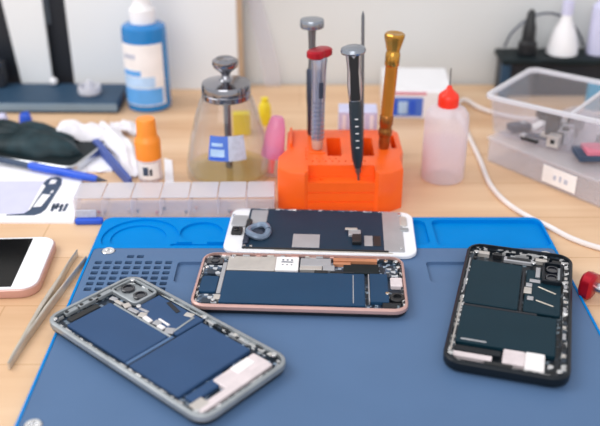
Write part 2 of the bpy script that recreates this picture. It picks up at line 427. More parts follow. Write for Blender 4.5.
for x, y in ((62.5, -31.2), (-65.5, -30.5), (-65.5, 29.8), (-38, 12.5), (2, 31.5)):
    copyto(scr, ph, (x*.001, y*.001, .0062))

# ------------------------------------------------------------------ opened phone with black frame
ph = thing('dismantled_phone', 'opened phone in black frame lying near the red knobbed screwdriver', 'phone', (.1345, .4530, TOP), -.2826, 'opened phones on the mat')
MB().tray(.0712, .1428, .0105, .0085, .0022, .0030, .0012, rb=.0036).build('frame', M['frame_black'], ph)
part(ph, 'circuit_bed', 'pcb_dark', 0, 0, 3.0, 66, 137.8, .5, r=8)
ledge(ph, 'rim_dark', 66.5, 138.1, 8, 3.0, 3.2, 6.4)
battery(ph, 'battery_teal', -14, 22.5, 3.4, 34, 55, 3.4)
battery(ph, 'battery_teal', -1.8, -28.5, 3.4, 57.5, 39.5, 3.4)
part(ph, 'battery_seam', 'seam', -8, -6.7, 3.4, 46, 2.0, 2.8)
part(ph, 'battery_seam', 'seam', 4.4, 20, 3.4, 1.8, 50, 2.8)
part(ph, 'logic_board', 'battery_teal', 17.5, 22, 3.4, 22.5, 52, 2.4, .0004, 1.5)
cf = MB().tray(.0130, .0250, .0030, .0032, .0014, .0008, .0003).build('camera_bracket', M['frame_black'], ph, (.0225, .0440, .0056))
for y in (49.5, 38.5): lens(ph, 'camera', 'lens', 22.5, y, 6.2, 4.4, 1.6, inner=.7)
part(ph, 'camera_cover', 'frame_silver', 27.6, 44, 5.6, 3.0, 15, 2.4)
part(ph, 'camera_cover', 'tape', 13.5, 44, 5.6, 3.0, 12, 1.6)
for x, y, sx, sy in ((8, 20, 5, 7), (8.5, 27, 4, 4), (12, 33, 7, 3.4), (10, 11, 4, 4)):
    part(ph, 'connector', 'shield' if y < 25 and y > 15 else 'tape', x, y, 5.7, sx, sy, 1.1)
part(ph, 'sensor_flex', 'steel', 20, 24, 5.7, 13, 1.2, .5, rz=-.5)
part(ph, 'sensor_flex', 'steel', 19, 8, 5.7, 12, 1.2, .5, rz=-.4)
part(ph, 'earpiece', 'tape', 0, 58.5, 3.4, 20, 5, 3.0, .0005, 1)
part(ph, 'earpiece_mesh', 'black', 0, 58.5, 6.4, 16, 2.8, .4)
for x, w in ((-24, 8), (-14.5, 6), (15, 8), (25, 6)):
    part(ph, 'top_bracket', ('shield', 'black')[int(w == 6)], x, 61.5, 3.4, w, 3.6, 3.4)
part(ph, 'battery_print', 'tape', -20, -45.5, 6.72, 15, 1.5, .15)
part(ph, 'side_rail', 'shield', -32.0, -28, 3.4, 1.2, 60, 3.4)
part(ph, 'side_rail', 'tape', -32.3, 30, 3.4, 1.4, 44, 3.2)
part(ph, 'speaker', 'pinkish', 4, -55.5, 3.4, 12.5, 13.5, 3.4, .0005, 1)
part(ph, 'speaker_plate', 'label', 15.8, -57.0, 3.4, 11, 17, 3.7, .0005, 1)
part(ph, 'bottom_bracket', 'pinkish', -20, -59.8, 3.4, 24, 4.6, 2.8)
part(ph, 'vibration_motor', 'frame_black', -17, -53.5, 3.4, 27, 5, 2.6)
part(ph, 'charging_port', 'black', -4, -65.0, 3.4, 16, 4, 3.0)
for i in range(11):
    y = -46+9.7*i
    part(ph, 'clip', ('shield', 'black', 'tape')[i % 3], 31.6, y, 3.4, 2.2, 3+(i % 3)*1.5, 3.4)
    if i % 2 == 0: part(ph, 'clip', ('tape', 'black')[i // 2 % 2], -30.5+1.3*(i > 5), y+3, 3.4, 1.6, 3.4, 3.0)
scr = lens(ph, 'screw', 'chrome', 29.5, -63.5, 6.2, 1.8, 1.6, 16)
for x, y in ((24.5, -60), (-31.5, -62), (29.5, 59.5), (-29, 60), (10, 55), (30.6, 34)):
    copyto(scr, ph, (x*.001, y*.001, .0060))

# ------------------------------------------------------------------ opened phone, rose gold rim
ph = thing('dismantled_phone', 'opened phone with rose gold rim lying below the loose white screen', 'phone', (.0006, .4820, TOP), -.0505, 'opened phones on the mat')
back_glass(ph, .1372, .0661, .0086, .0032, .0028)  # its black mostly paints the shadow below the rose rim
MB().tray(.1384, .0673, .0092, .0042, .0018, .0002, .0010, z0=.0031).build('frame', M['frame_rose'], ph)
part(ph, 'circuit_bed', 'pcb', 0, 0, 3.0, 134, 63, .5, r=7)
ledge(ph, 'rim_dark', 134.5, 63.4, 7, 1.5, 3.0, 5.6)
battery(ph, 'battery', -4.6, -8.5, 3.2, 93.5, 38.5, 3.1)
part(ph, 'battery_seam', 'tape', 34.5, -8.5, 6.28, .6, 34, .1)
part(ph, 'vibration_motor', 'battery', 51.4, -5.5, 3.2, 12, 34, 3.0, .0004, 1)
part(ph, 'motor_edge', 'tape', 44.8, -6, 3.2, .8, 33, 3.2)
part(ph, 'logic_board', 'shield', -34.8, 21.3, 3.2, 33, 18, 3.0, .0004, .8)
sim = part(ph, 'sim_tray', 'label', -10.4, 21.6, 3.2, 15.6, 17.6, 3.3, .0004, .8)
for dx, dy, sx, sy in ((0, 1.5, 8, 1.2), (-3, 4.2, 1.2, 1.6), (0, 4.2, 1.2, 1.6), (3, 4.2, 1.2, 1.6), (-3, -2.0, 1, 1), (0, -2.0, 1, 1), (3, -2.0, 1, 1)):
    o = MB().box(0, 0, 0, sx*.001, sy*.001, .00012, .00003).build('printed_mark', M['ink'], sim, (dx*.001, dy*.001, .0033))
part(ph, 'board_shield', 'tape', 9, 24.5, 3.2, 21, 10, 3.2, .0004, .8)
part(ph, 'board_shield', 'shield', 6, 16.8, 3.2, 15, 5, 3.3, .0004, .6)
part(ph, 'connector', 'tape', 18, 17.0, 3.2, 8, 6.5, 3.5)
part(ph, 'connector', 'black', 13, 11.4, 5.9, 9, 3.0, .9)
part(ph, 'battery_tab', 'black', 27, 11.9, 5.9, 16, 1.4, .6)
part(ph, 'antenna_flex', 'copper', 36, 28.8, 3.2, 30, 3.6, 3.4)
part(ph, 'antenna_flex', 'copper', 27, 25.0, 3.2, 12, 3.0, 2.6)
part(ph, 'antenna_plate', 'dark_green', 40, 19, 3.2, 24, 12, 2.0)
part(ph, 'camera_plate', 'lens', -60.2, 23.5, 3.2, 12, 8.5, 3.0, .0004, 1.5)
lens(ph, 'camera', 'lens', -60.2, 23.5, 6.2, 3.2, .7, inner=.7)
part(ph, 'flex_cluster', 'pcb_light', -60.5, 13, 3.2, 12, 11, 2.4)
part(ph, 'earpiece_module', 'battery', -60.3, -6, 3.2, 11.5, 19, 3.0, .0005, 2)
part(ph, 'front_flex', 'tape', -52.8, 2, 3.2, 2.8, 38, 3.1)
part(ph, 'front_flex', 'pcb_light', -59, -22.5, 3.2, 13, 10, 2.2)
part(ph, 'connector', 'shield', -53.0, -22, 3.2, 4.4, 5, 3.4)
part(ph, 'charging_port', 'pinkish', 63.0, 1.5, 3.2, 8, 10.5, 3.4, .0005, 1)
lens(ph, 'speaker_ring', 'black', 62.8, -16, 3.2, 5.0, 3.0, inner=.55)
part(ph, 'port_flex', 'pcb_light', 60, 14, 3.2, 9, 11, 2.6)
part(ph, 'port_flex', 'pcb_dark', 59, -25.5, 3.2, 12, 6, 2.4)
for i in range(9):
    part(ph, 'clip', ('shield', 'tape', 'frame_rose')[i % 3], -48+8.5*i, 30.9, 3.2, 3+(i % 2)*2, 1.4, 3.6)
scr = lens(ph, 'screw', 'chrome', -55, -26, 5.6, 1.4, 1.2, 14)
for x, y in ((64, 27.5), (57, 27.5), (-64.5, 14), (-48.5, 29), (56.5, -13), (65, 20)):
    copyto(scr, ph, (x*.001, y*.001, .0056))

# ------------------------------------------------------------------ loose screen, lying face down
sc = thing('phone_screen', 'loose white phone screen lying face down in front of the orange holder', 'phone screen', (.0153, .5563, TOP), -.0545)
b = .0008
MB().loft([rr(.1370, .0658, .0090, 0), rr(.1384, .0672, .0097, .0008), rr(.1384, .0672, .0097, .0026), rr(.1374, .0662, .0092, .0033)]).build('front_panel', M['white_gloss'], sc)
part(sc, 'shield_plate', 'backplate', -4, 1.6, 3.3, 103, 62.4, .5, .0002, 1)
part(sc, 'end_plate', 'tape', 53.2, 1.5, 3.3, 14.5, 61, .6, .0002, 1)
part(sc, 'metal_tape', 'tape', -47.5, 18.5, 3.75, 12.5, 22, .25, .0001)
part(sc, 'metal_tape', 'tape', -10, -16.8, 3.75, 19.5, 19.5, .25, .0001)
part(sc, 'metal_tape', 'tape', 35, -14.5, 3.75, 6, 15, .25, .0001)
part(sc, 'dark_tape', 'black', 41.2, -14.5, 3.75, 5.5, 15, .3, .0001)
part(sc, 'bottom_rail', 'black', -3, -29.0, 3.3, 104, 1.6, 1.0)
part(sc, 'bottom_rail', 'steel', 10, -31.0, 3.3, 84, .8, .6)
part(sc, 'top_rail', 'pcb_light', -2, 31.2, 3.3, 98, 1.6, .9)
part(sc, 'flex_connector', 'tape', 25, -5.5, 3.75, 9, 8, 2.2, .0004, .8)
part(sc, 'flex_connector', 'shield', 22.5, -1.0, 5.6, 9, 3, .8)
part(sc, 'flex_connector', 'black', 26.5, -15.5, 3.75, 6.5, 12, 3.2, .0005, .8)
part(sc, 'earpiece', 'shield', 61.6, 17, 3.3, 5.4, 15, 1.0, .0004, 2)
part(sc, 'earpiece', 'frame_silver', 61.6, 4, 3.3, 6.4, 5, 1.1, .0004, 1)
part(sc, 'camera_module', 'tape', -61, 10.5, 3.3, 12, 17, 1.6, .0005, 2.5)
part(sc, 'camera_module', 'black', -61.5, -5.5, 3.3, 8, 10, 2.4, .0005, 1)
part(sc, 'sensor_flex', 'black', -53.8, 3, 3.3, 4.2, 17, 2.6, .0005, 1)
part(sc, 'sensor_flex', 'grey_dark', -53.5, -16, 3.3, 4.2, 16, 2.2, .0005, 1)
lens(sc, 'camera', 'lens', -61.5, -5.5, 5.6, 2.2, .8, inner=.6)
pts = []
for i in range(30):
    a = 2*PI*i/29*.98+.2
    pts.append((-.0455+.0074*math.cos(a), -.0080+.0090*math.sin(a), .0062+.0010*math.sin(a*2)))
MB().tube(pts, .0024, 8).build('coiled_flex', M['coil'], sc)
lens(sc, 'coil_core', 'grey_dark', -45.5, -8.5, 3.7, 6.0, 1.8)
scr = lens(sc, 'screw', 'chrome', -49, -27, 3.3, 1.2, 1.2, 12)
for x, y in ((58, -24.5), (59.3, 28), (-67, 20), (44, 31), (-54, -26)):
    copyto(scr, sc, (x*.001, y*.001, .0033))

# ------------------------------------------------------------------ whole white phone at the table's left
ph = thing('smartphone', 'intact white phone with black screen on bare wood beside tweezers', 'phone', (-.2468, .5095, 0), R(3.0))
b = .0014
MB().loft([rr(.143-2*b, .0725-2*b, .010, 0), rr(.143-.5*b, .0725-.5*b, .0112, b*.4), rr(.143, .0725, .0115, b), rr(.143, .0725, .0115, .0066-b*.4), rr(.1422, .0717, .0111, .0066)]).build('frame', M['frame_rose'], ph)
MB().loft([rr(.1408, .0703, .0104, .0065), rr(.1408, .0703, .0104, .0070), rr(.1400, .0695, .0100, .0073)]).build('front_glass', M['white_gloss'], ph)
MB().box(0, 0, .0072, .1085, .0655, .00022, .00004, .0004).build('screen', M['black_glass'], ph)
MB().box(-.004, -.0361, .0028, .009, .0008, .0016, .0003, .0003).build('side_button', M['frame_rose'], ph)

# ------------------------------------------------------------------ tweezers
tw = thing('tweezers', 'steel tweezers lying on the wood between the white phone and the mat', 'tweezers', (-.171, .4036, 0))
def arm(px, widths, z0, z1, name):
    P = [gp(x, y, .003)-Vector((-.1710, .4036, 0)) for x, y in px]
    Lp, Rp = [], []
    for i, p in enumerate(P):
        d = (P[min(i+1, len(P)-1)]-P[max(i-1, 0)]); d.z = 0; d.normalize(); nrm = Vector((-d.y, d.x, 0)); w = widths[i]/2000
        zt = z1-.002*abs(i/(len(P)-1)-.5)
        Lp.append((p+nrm*w, zt)); Rp.append((p-nrm*w, zt))
    m = MB(); L = []
    for (a, zt), (c, _) in zip(Lp, Rp):
        L.append([Vector((a.x, a.y, z0)), Vector((c.x, c.y, z0)), Vector((c.x, c.y, zt-.0006)), Vector(((a.x*.3+c.x*.7), (a.y*.3+c.y*.7), zt)), Vector(((a.x*.7+c.x*.3), (a.y*.7+c.y*.3), zt)), Vector((a.x, a.y, zt-.0006))])
    return m.loft(L).build(name, M['steel'], tw)
arm([(77.5, 252), (69, 264), (60, 280), (51, 294), (41, 310), (31, 327), (23, 341), (15, 354), (8, 366)], [.5, 1.2, 2.2, 2.9, 2.8, 2.4, 2.2, 1.9, .9], .0003, .0064, 'arm')
arm([(86.5, 258), (77, 270), (67, 283), (57, 296), (47, 309), (37, 323), (27, 337), (17, 352.5), (9, 366)], [.5, .9, 1.4, 2.0, 2.2, 2.0, 1.6, 1.4, .8], .0003, .0060, 'arm')

# ------------------------------------------------------------------ screwdrivers: parts along +Z of their own frame
def driver(name, label, p0, p1, group=None, cat='screwdriver'):
    t = thing(name, label, cat, p0, 0, group)
    t.rotation_mode = 'XYZ'
    Z = (Vector(p1)-Vector(p0)).normalized(); Y = Vector((0, 1, 0)) if abs(Z.y) < .95 else Vector((0, 0, 1))
    X = Y.cross(Z).normalized(); Y = Z.cross(X)
    t.rotation_euler = Matrix((X, Y, Z)).transposed().to_euler()
    return t, (Vector(p1)-Vector(p0)).length
def lobed(r0, amp, n, z0, z1, lobes=3, b=.0008, ph=0.):
    def loop(k, z): return [Vector((k*(r0+amp*math.cos(lobes*a+ph))*math.cos(a), k*(r0+amp*math.cos(lobes*a+ph))*math.sin(a), z)) for a in [2*PI*i/n for i in range(n)]]
    k = 1-b/r0
    return MB().loft([loop(k*.9, z0), loop(1, z0+b*1.4), loop(1, z1-b*1.4), loop(k, z1-b*.3), loop(k*.86, z1)])
HX, HY0 = .0325, .6005                     # orange holder: centre and front
HT = .0350                                # its top
g = 'screwdrivers standing in the orange holder'
# red headed silver driver
p1 = at(319, 48, .643); p0 = at(317, 148, .643)
t, L = driver('precision_screwdriver', 'silver screwdriver with lobed red cap standing in the orange holder', (p0.x, .643, HT-.012), (p1.x+.0005, .643, p1.z), g)
dz = L
MB().lathe([(.0012, 0), (.0012, .012), (.0042, .014), (.0048, .018), (.0048, .022)], 20).build('tip', M['steel'], t)
prof = [(.0048, .022)]; z = .022
while z < dz*.55:
    prof += [(.0054, z+.0004), (.0054, z+.0026), (.0047, z+.003), (.0047, z+.0034)]; z += .0036
prof += [(.0055, z), (.0057, dz-.018), (.0062, dz-.008), (.0050, dz-.004)]
MB().lathe(prof, 24).build('barrel', M['grey_barrel'], t)
MB().box(.0018, -.0052, z+.004, .0036, .0016, .013, .0003).build('barrel_window', M['grey_dark'], t)
lobed(.0092, .0030, 48, dz-.0072, dz-.0006, 2, .0010, ph=-1.75).build('cap', M['red'], t)
# plain grey driver behind it
p1 = at(312, 17.5, .676); p0 = at(312, 140, .676)
t, L = driver('precision_screwdriver', 'thin grey screwdriver with flat disc cap rising behind the red capped one', (p0.x, .676, HT-.014), (p1.x, .676, p1.z), g)
MB().lathe([(.0012, 0), (.0012, .012), (.0040, .016), (.0042, L*.35), (.0046, L*.40), (.0046, L*.62), (.0034, L*.635)], 20).build('barrel', M['grey_dark'], t)
MB().lathe([(.0034, L*.63), (.0030, L*.66), (.0026, L-.03), (.0032, L-.012), (.0032, L-.009)], 20).build('upper_shaft', M['shaft'], t)
MB().lathe([(.0060, L-.0085), (.0092, L-.008), (.0097, L-.0068), (.0097, L-.0025), (.0092, L-.0014), (0, L-.001)], 32).build('cap', M['cap_grey'], t)
# black and silver driver leaning in front, tip on the front ledge
p0 = at(358.5, 181, .6075); p1 = at(353, 46, .6075)
t, L = driver('precision_screwdriver', 'black grip screwdriver with domed silver cap, its tip on the front ledge', p0, p1, g)
MB().lathe([(.0010, 0), (.0012, .006), (.0022, .008), (.0028, .014)], 18).build('tip', M['shaft'], t)
MB().lathe([(.0028, .012), (.0044, .020), (.0050, .034), (.0050, L*.58), (.0046, L*.62)], 24).build('grip', M['teal_black'], t)
for i in range(5):
    MB().box(0, 0, 0, .0026, .0008, .0007, .0002).build('grip_mark', M['white'], t, (.0002, -.0050, .030+.0058*i))
prof = [(.0046, L*.62), (.0054, L*.68), (.0056, L*.74), (.0050, L*.83), (.0052, L*.88), (.0060, L-.005)]
MB().lathe(prof, 24).build('sleeve', M['silver'], t)
MB().loft([[Vector((w*x, -.0030-y, z)) for x, y in ((-1, 0), (1, 0), (.8, .0027), (-.8, .0027))] for z, w in ((L*.63, .0040), (L*.74, .0038), (L*.83, .0034), (L*.90, .0040), (L*.96, .0044))]).build('sleeve_inlay', M['black'], t)
MB().lathe([(.0060, L-.0055), (.0088, L-.005), (.0094, L-.0036), (.0088, L-.0014), (.0060, L-.0002), (0, L)], 32).build('cap', M['cap_grey'], t)
# gold driver
p0 = at(384, 146, .648); p1 = at(395, 33, .648)
t, L = driver('precision_screwdriver', 'gold screwdriver leaning slightly in the orange holder', (p0.x-.0006, .648, HT-.008), p1, g)
MB().lathe([(.0020, 0), (.0036, .006), (.0044, .010), (.0046, .019)], 20).build('tip', M['bronze'], t)
MB().lathe([(.0046, .018), (.0056, .020), (.0056, .024), (.0050, .025), (.0050, .028), (.0056, .029), (.0056, .036), (.0050, .037)], 24).build('collar', M['bronze'], t)
MB().lathe([(.0050, .036), (.0050, L-.026), (.0052, L-.025)], 24).build('barrel', M['gold_body'], t)
MB().lathe([(.0052, L-.026), (.0058, L-.025), (.0058, L-.016), (.0052, L-.015), (.0052, L-.013)], 24).build('neck_ring', M['gold'], t)
MB().lathe([(.0052, L-.014), (.0062, L-.010), (.0080, L-.003), (.0080, L-.0012), (.0070, L), (.0030, L-.0008), (0, L-.0008)], 10).build('cap', M['gold'], t, ang=25)
# thin rod
p1 = at(363, 11, .660); p0 = at(363, 140, .660)
t, L = driver('steel_pick', 'bare thin steel rod standing behind the black grip screwdriver', (p0.x, .660, .0102), p1, None, 'pick')
MB().lathe([(.0013, 0), (.0013, L-.004), (.0004, L)], 14).build('rod', M['shaft'], t)
# red knob driver on the table
pc_ = gp(587.5, 283, .0108); d_ = Vector((.72, -.68, -.075)).normalized()
t, L = driver('knob_screwdriver', 'screwdriver with lobed red knob lying on the wood beside the black phone', pc_, pc_+d_*.10)
lobed(.0092, .0013, 48, -.003, .0060, 3, .0014, ph=1.2).build('knob', M['red'], t)
MB().lathe([(.0030, .005), (.0034, .008), (.0034, .07), (.0012, .075), (.0010, .10)], 20).build('shaft', M['silver'], t)

# ------------------------------------------------------------------ orange holder
t = thing('screwdriver_holder', 'bright orange block holder with screwdrivers standing in it', 'tool holder', (HX, HY0, 0))
def ring(pts, z): return [Vector((x, y, z)) for x, y in pts]
out = [(-.0405, .0005), (-.0290, -.0010), (-.0262, .0015), (.0258, .0015), (.0285, -.0010), (.0390, .0005), (.0482, .0080), (.0482, .030), (.0515, .042), (.0515, .082), (.0480, .0880), (-.0400, .0880), (-.0435, .083), (-.0435, .046), (-.0500, .030), (-.0500, .0080)]
def sc_(d):
    o = []
    for x, y in out: v = Vector((x, y-.044)); k = (v.length-d)/v.length; o.append((v.x*k, .044+v.y*k))
    return o
body = MB().loft([ring(sc_(.0004), 0), ring(out, .0008), ring(out, HT-.0020), ring(sc_(.0006), HT-.0006), ring(sc_(.0018), HT)]).build('body', M['orange'], t, ang=28)
cl = []
def hc(x0, x1, y0, y1, z0, z1=.1, r=.0008):
    o = MB().loft([rr(x1-x0, y1-y0, r, z0, (x0+x1)/2, (y0+y1)/2, 3), rr(x1-x0, y1-y0, r, z1, (x0+x1)/2, (y0+y1)/2, 3)]).build('cutter', M['navy'], t); cl.append(o)
hc(-.0262, .0258, -.02, .0130, .0250)                       # front ledge
hc(-.0105, .0012, .031, .069, .010)                         # square wells
hc(.0178, .0275, .031, .069, .010)
hc(.0425, .0468, .047, .074, .010)
for z in (.0085, .0165): hc(-.0262, .0258, -.02, .0024, z-.0006, z+.0006, .0001)
def rh(x, y, r, z0=.02):
    o = MB().lathe([(r, z0), (r, .1)], 16, x, y).build('cutter', M['navy'], t); cl.append(o)
for i in range(4): rh(-.0275, .0250+.0070*i, .0010, .028)
for i in range(9): rh(-.0225+.0052*i, .0205, .0010, .028)
for i in range(4): rh(-.0190+.0050*i, .0255, .0009, .028)
rh(-.0160, .0080, .0013, .015)
cut(body, cl)
MB().box(0, 0, 0, .0135, .0185, .0012, .0003, .002).build('driver_socket', M['orange'], t, (-.0185, .0445, HT-.0002))
MB().box(0, 0, 0, .0020, .0340, .0040, .0003).build('back_rib', M['orange'], t, (-.0400, .066, HT-.0002))

# ------------------------------------------------------------------ clear compartment tray behind the mat
t = thing('parts_tray', 'long frosted clear plastic compartment tray behind the blue mat edge', 'parts tray', (-.0975, .6040, 0), R(1.0))
TL_, TW_, TH_ = .156, .030, .0165
MB().tray(TL_, TW_, .003, TH_, .0009, .0009, .0003).build('tray_body', M['tray'], t)
for i in range(1, 7):
    MB().box(-TL_/2+TL_*i/7, 0, .0009, .0008, TW_-.002, TH_-.003, .0002).build('divider', M['tray'], t)
for i in range(7):
    MB().box(-TL_/2+TL_*(i+.5)/7, .002, TH_, TL_/7-.001, TW_-.003, .0012, .0003, .001).build('lid', M['tray_lid'], t)
cols = ['red', 'black', 'ink', 'copper', 'steel']
k = 0
for cxx, n, nm in ((-.155, 2, 'brass coloured'), (-.128, 3, 'mixed'), (-.106, 2, 'mixed'), (-.084, 3, 'mixed'), (-.060, 2, 'mixed'), (-.040, 2, 'mixed')):
    for i in range(n):
        x = cxx+random.uniform(-.007, .007); y = .5975+random.uniform(-.003, .006)
        o = MB().lathe([(.0007, 0), (.0007, .0014), (.0014, .0015), (.0014, .0022), (0, .0024)], 10).build('tiny_screw', M[cols[k % 5]], None, (x, y, .00125)); k += 1
        tag(o, 'tiny screw lying inside the frosted compartment tray', 'screw', 'loose screws in the compartment tray')
p = gp(91, 221)
t = thing('plastic_clip', 'small blue plastic clip with grey sticker at the end of the frosted tray', 'clip', (p.x, p.y-.0045, 0), R(2))
MB().box(0, 0, 0, .0215, .0055, .0050, .0012, .0016).build('clip_body', M['blue'], t)
MB().box(-.002, .0012, .005, .0150, .0014, .0062, .0003).build('sticker', M['grey_label'], t)

# ------------------------------------------------------------------ glass jar with metal lid
t = thing('pump_jar', 'clear glass dispenser jar with chrome lid and blue label', 'jar', (-.0608, .6735, 0))
outp = [(.0330, 0), (.0360, .0012), (.0366, .005), (.0356, .016), (.0318, .036), (.0262, .056), (.0222, .068), (.0192, .073)]
inp = [(.0180, .073), (.0208, .067), (.0248, .055), (.0303, .0355), (.0341, .016), (.0349, .007), (.0335, .0040), (0, .0040)]
MB().lathe(outp+inp, 48).build('glass_body', M['glass'], t)
MB().lathe([(.0328, .0042), (.0344, .0065), (.0343, .0080), (0, .0080)], 40).build('liquid', M['amber'], t)
MB().lathe([(.0195, .0695), (.0203, .0702), (.0203, .0742), (.0197, .0748), (.0203, .0754), (.0203, .0808), (.0196, .0824), (.0120, .0838), (.0060, .0844), (0, .0844)], 40).build('lid', M['lid_metal'], t)
MB().lathe([(.0062, .0838), (.0040, .0860), (.0034, .0890), (.0052, .0920), (.0096, .0955), (.0108, .0985), (.0104, .1013), (.0075, .1030), (.0045, .1020), (0, .1018)], 32).build('pump_knob', M['lid_metal'], t)
MB().lathe([(.0030, .006), (.0030, .067)], 16).build('dip_tube', M['shaft'], t)
# label wrapped on the cone front
def wrap(prof, a0, a1, n, off, name, m, parent):
    L = [[Vector(((r+off)*math.sin(a0+(a1-a0)*i/n), -(r+off)*math.cos(a0+(a1-a0)*i/n), z)) for i in range(n+1)] + [Vector(((r+off-.00025)*math.sin(a0+(a1-a0)*i/n), -(r+off-.00025)*math.cos(a0+(a1-a0)*i/n), z)) for i in range(n, -1, -1)] for r, z in prof]
    return MB().loft(L).build(name, M[m], parent)
lp = [(.0337, .0265), (.0317, .0365), (.0290, .0465)]
wrap(lp, -.43, .08, 8, .0005, 'label', 'blue_label', t)['label'] = 'blue half of the jar label'
wrap(lp, .08, .52, 8, .0005, 'label', 'grey_label', t)['label'] = 'pale grey half of the jar label'
wrap([(.0334, .028), (.0331, .0295)], -.38, 0, 6, .0008, 'label_print', 'blue', t)
wrap([(.0311, .0385), (.0304, .0410)], -.36, -.06, 6, .0008, 'label_print', 'blue_pale', t)
wrap([(.0330, .0300), (.0318, .0360)], -.38, -.02, 6, .0008, 'label_print', 'blue_pale', t)

# ------------------------------------------------------------------ squeeze bottle with needle
p = gp(444.5, 186)
t = thing('needle_bottle', 'milky squeeze bottle with red cap and fine needle tip', 'squeeze bottle', (.1217, .6655, 0))
MB().lathe([(.0150, 0), (.0176, .0008), (.0184, .003), (.0186, .030), (.0184, .053), (.0176, .0585), (.0150, .0625), (.0110, .0645), (.0078, .0650), (.0078, .0680), (0, .0680)], 40).build('bottle_body', M['milky'], t)
MB().lathe([(.0160, .0012), (.0174, .004), (.0175, .034), (0, .034)], 36).build('liquid', M['liquid'], t)
prof = [(.0082, .0648), (.0086, .0655), (.0086, .0728), (.0078, .0750), (.0048, .0775), (.0028, .0795), (.0016, .0825), (0, .0825)]
MB().lathe(prof, 28).build('cap', M['red_cap'], t)
MB().lathe([(.0006, .082), (.0005, .0970), (0, .0973)], 12).build('needle', M['shaft'], t)

# ------------------------------------------------------------------ small bottle with orange cap
t = thing('small_bottle', 'small clear bottle with tall orange cap beside the white tissues', 'bottle', (-.1275, .6625, 0))
MB().lathe([(.0090, 0), (.0102, .0008), (.0104, .003), (.0104, .020), (.0090, .023)], 28).build('bottle_body', M['milky'], t)
wrap([(.0104, .004), (.0104, .018)], -.95, .95, 14, .0004, 'label', 'label', t)
wrap([(.0108, .008), (.0108, .0155)], -.35, .05, 6, .0004, 'label_print', 'ink', t)
wrap([(.0108, .008), (.0108, .0135)], .15, .35, 4, .0004, 'label_print', 'grey_dark', t)
MB().lathe([(.0100, .020), (.0107, .0206), (.0108, .035), (.0104, .0375), (.0090, .0390), (.0084, .0420), (.0080, .0530), (.0072, .0550), (0, .0556)], 30).build('cap', M['orange_cap'], t)

# ------------------------------------------------------------------ pink cap applicator by the jar
p0 = gp(273, 181); p1 = at(275, 121, p0.y+.006)
t, L = driver('pink_tube', 'clear tube with translucent pink cap leaning by the orange holder', (p0.x-.003, p0.y+.012, .0006), (p1.x+.002, p0.y+.016, p1.z), None, 'tube')
MB().lathe([(.0070, 0), (.0085, .001), (.0085, .020), (.0070, .023)], 24).build('tube_body', M['tray'], t)
MB().lathe([(.0098, .017), (.0100, .020), (.0080, .042), (.0060, L-.002), (.0045, L), (0, L)], 26).build('cap', M['pink'], t)
MB().lathe([(.0030, .002), (.0030, .017)], 14).build('piston', M['red_cap'], t)

# ------------------------------------------------------------------ yellow cards behind the jar
p = gp(243, 135)
t = thing('yellow_box', 'small yellow carton standing behind the glass jar', 'box', (at(242, 135, .7650).x, .7650, 0), R(6))
MB().box(0, 0, 0, .0165, .010, .0215, .0006).build('carton', M['yellow'], t)
t = thing('yellow_tube', 'short yellow tube standing between the jar and the pink cap', 'tube', (at(265, 120, .7900).x, .7900, 0))
MB().lathe([(.0055, 0), (.006, .001), (.006, .018), (.0045, .022), (.0035, .023), (.0035, .027), (0, .027)], 24).build('tube_body', M['yellow'], t)

# ------------------------------------------------------------------ small carton behind the holder
t = thing('small_carton', 'small pale lilac carton standing behind the orange holder', 'box', (.0510, .7120, 0), R(-2))
MB().box(0, 0, 0, .034, .022, .0460, .0008).build('carton', M['lilac'], t)
for i in range(4): MB().box(-.012+.008*i, -.0111, .006, .0035, .0006, .037, .0001).build('stripe', M['paper'], t)
MB().box(0, -.0111, .0006, .033, .0006, .003, .0001).build('stripe', M['rose_print'], t)

# ------------------------------------------------------------------ white box with blue print
t = thing('white_box', 'white cardboard box with blue printed panel behind the needle bottle', 'box', (.1185, .8390, 0), R(-3))
MB().box(0, 0, 0, .068, .075, .0300, .0015).build('carton', M['white'], t)
MB().box(-.0130, -.0377, .0035, .036, .0006, .0195, .0001).build('printed_panel', M['blue_label'], t)
for x, w in ((-.024, .007), (-.005, .006)): MB().box(x, -.0381, .006, w, .0005, .014, .0001).build('panel_print', M['blue'], t)
MB().box(-.0145, -.0381, .006, .009, .0005, .013, .0001).build('panel_print', M['blue_pale'], t)
MB().box(-.012, -.0377, .0262, .040, .0006, .0026, .0001).build('stripe', M['rose_print'], t)

# ------------------------------------------------------------------ blue spray bottle
t = thing('spray_bottle', 'blue liquid bottle with white cap and pale label against the white board', 'bottle', (-.1560, .8420, 0))
MB().lathe([(.0195, 0), (.0222, .001), (.0226, .004), (.0224, .081), (.0216, .0845), (.0190, .0865), (.0125, .0875), (.0105, .088), (0, .088)], 40).build('bottle_body', M['blue_bottle'], t)
wrap([(.0227, .0075), (.0226, .0705)], -1.12, .98, 18, .0003, 'label', 'label', t)
wrap([(.0229, .0085), (.0229, .0255)], -1.08, .85, 16, .0003, 'label_print', 'blue_mid', t)
wrap([(.0229, .0265), (.0229, .0375)], -1.05, .50, 16, .0003, 'label_print', 'blue_pale', t)
wrap([(.0229, .0385), (.0229, .0440)], -1.05, -.1, 10, .0003, 'label_print', 'blue_mid', t)
wrap([(.0229, .0560), (.0229, .0605)], -.95, -.30, 8, .0003, 'label_print', 'grey_label', t)
MB().lathe([(.0118, .087), (.0126, .088), (.0126, .1010), (.0098, .1035), (.0080, .1080), (.0078, .1130), (.0110, .1160), (.0110, .1300), (0, .1310)], 30).build('cap', M['white'], t)

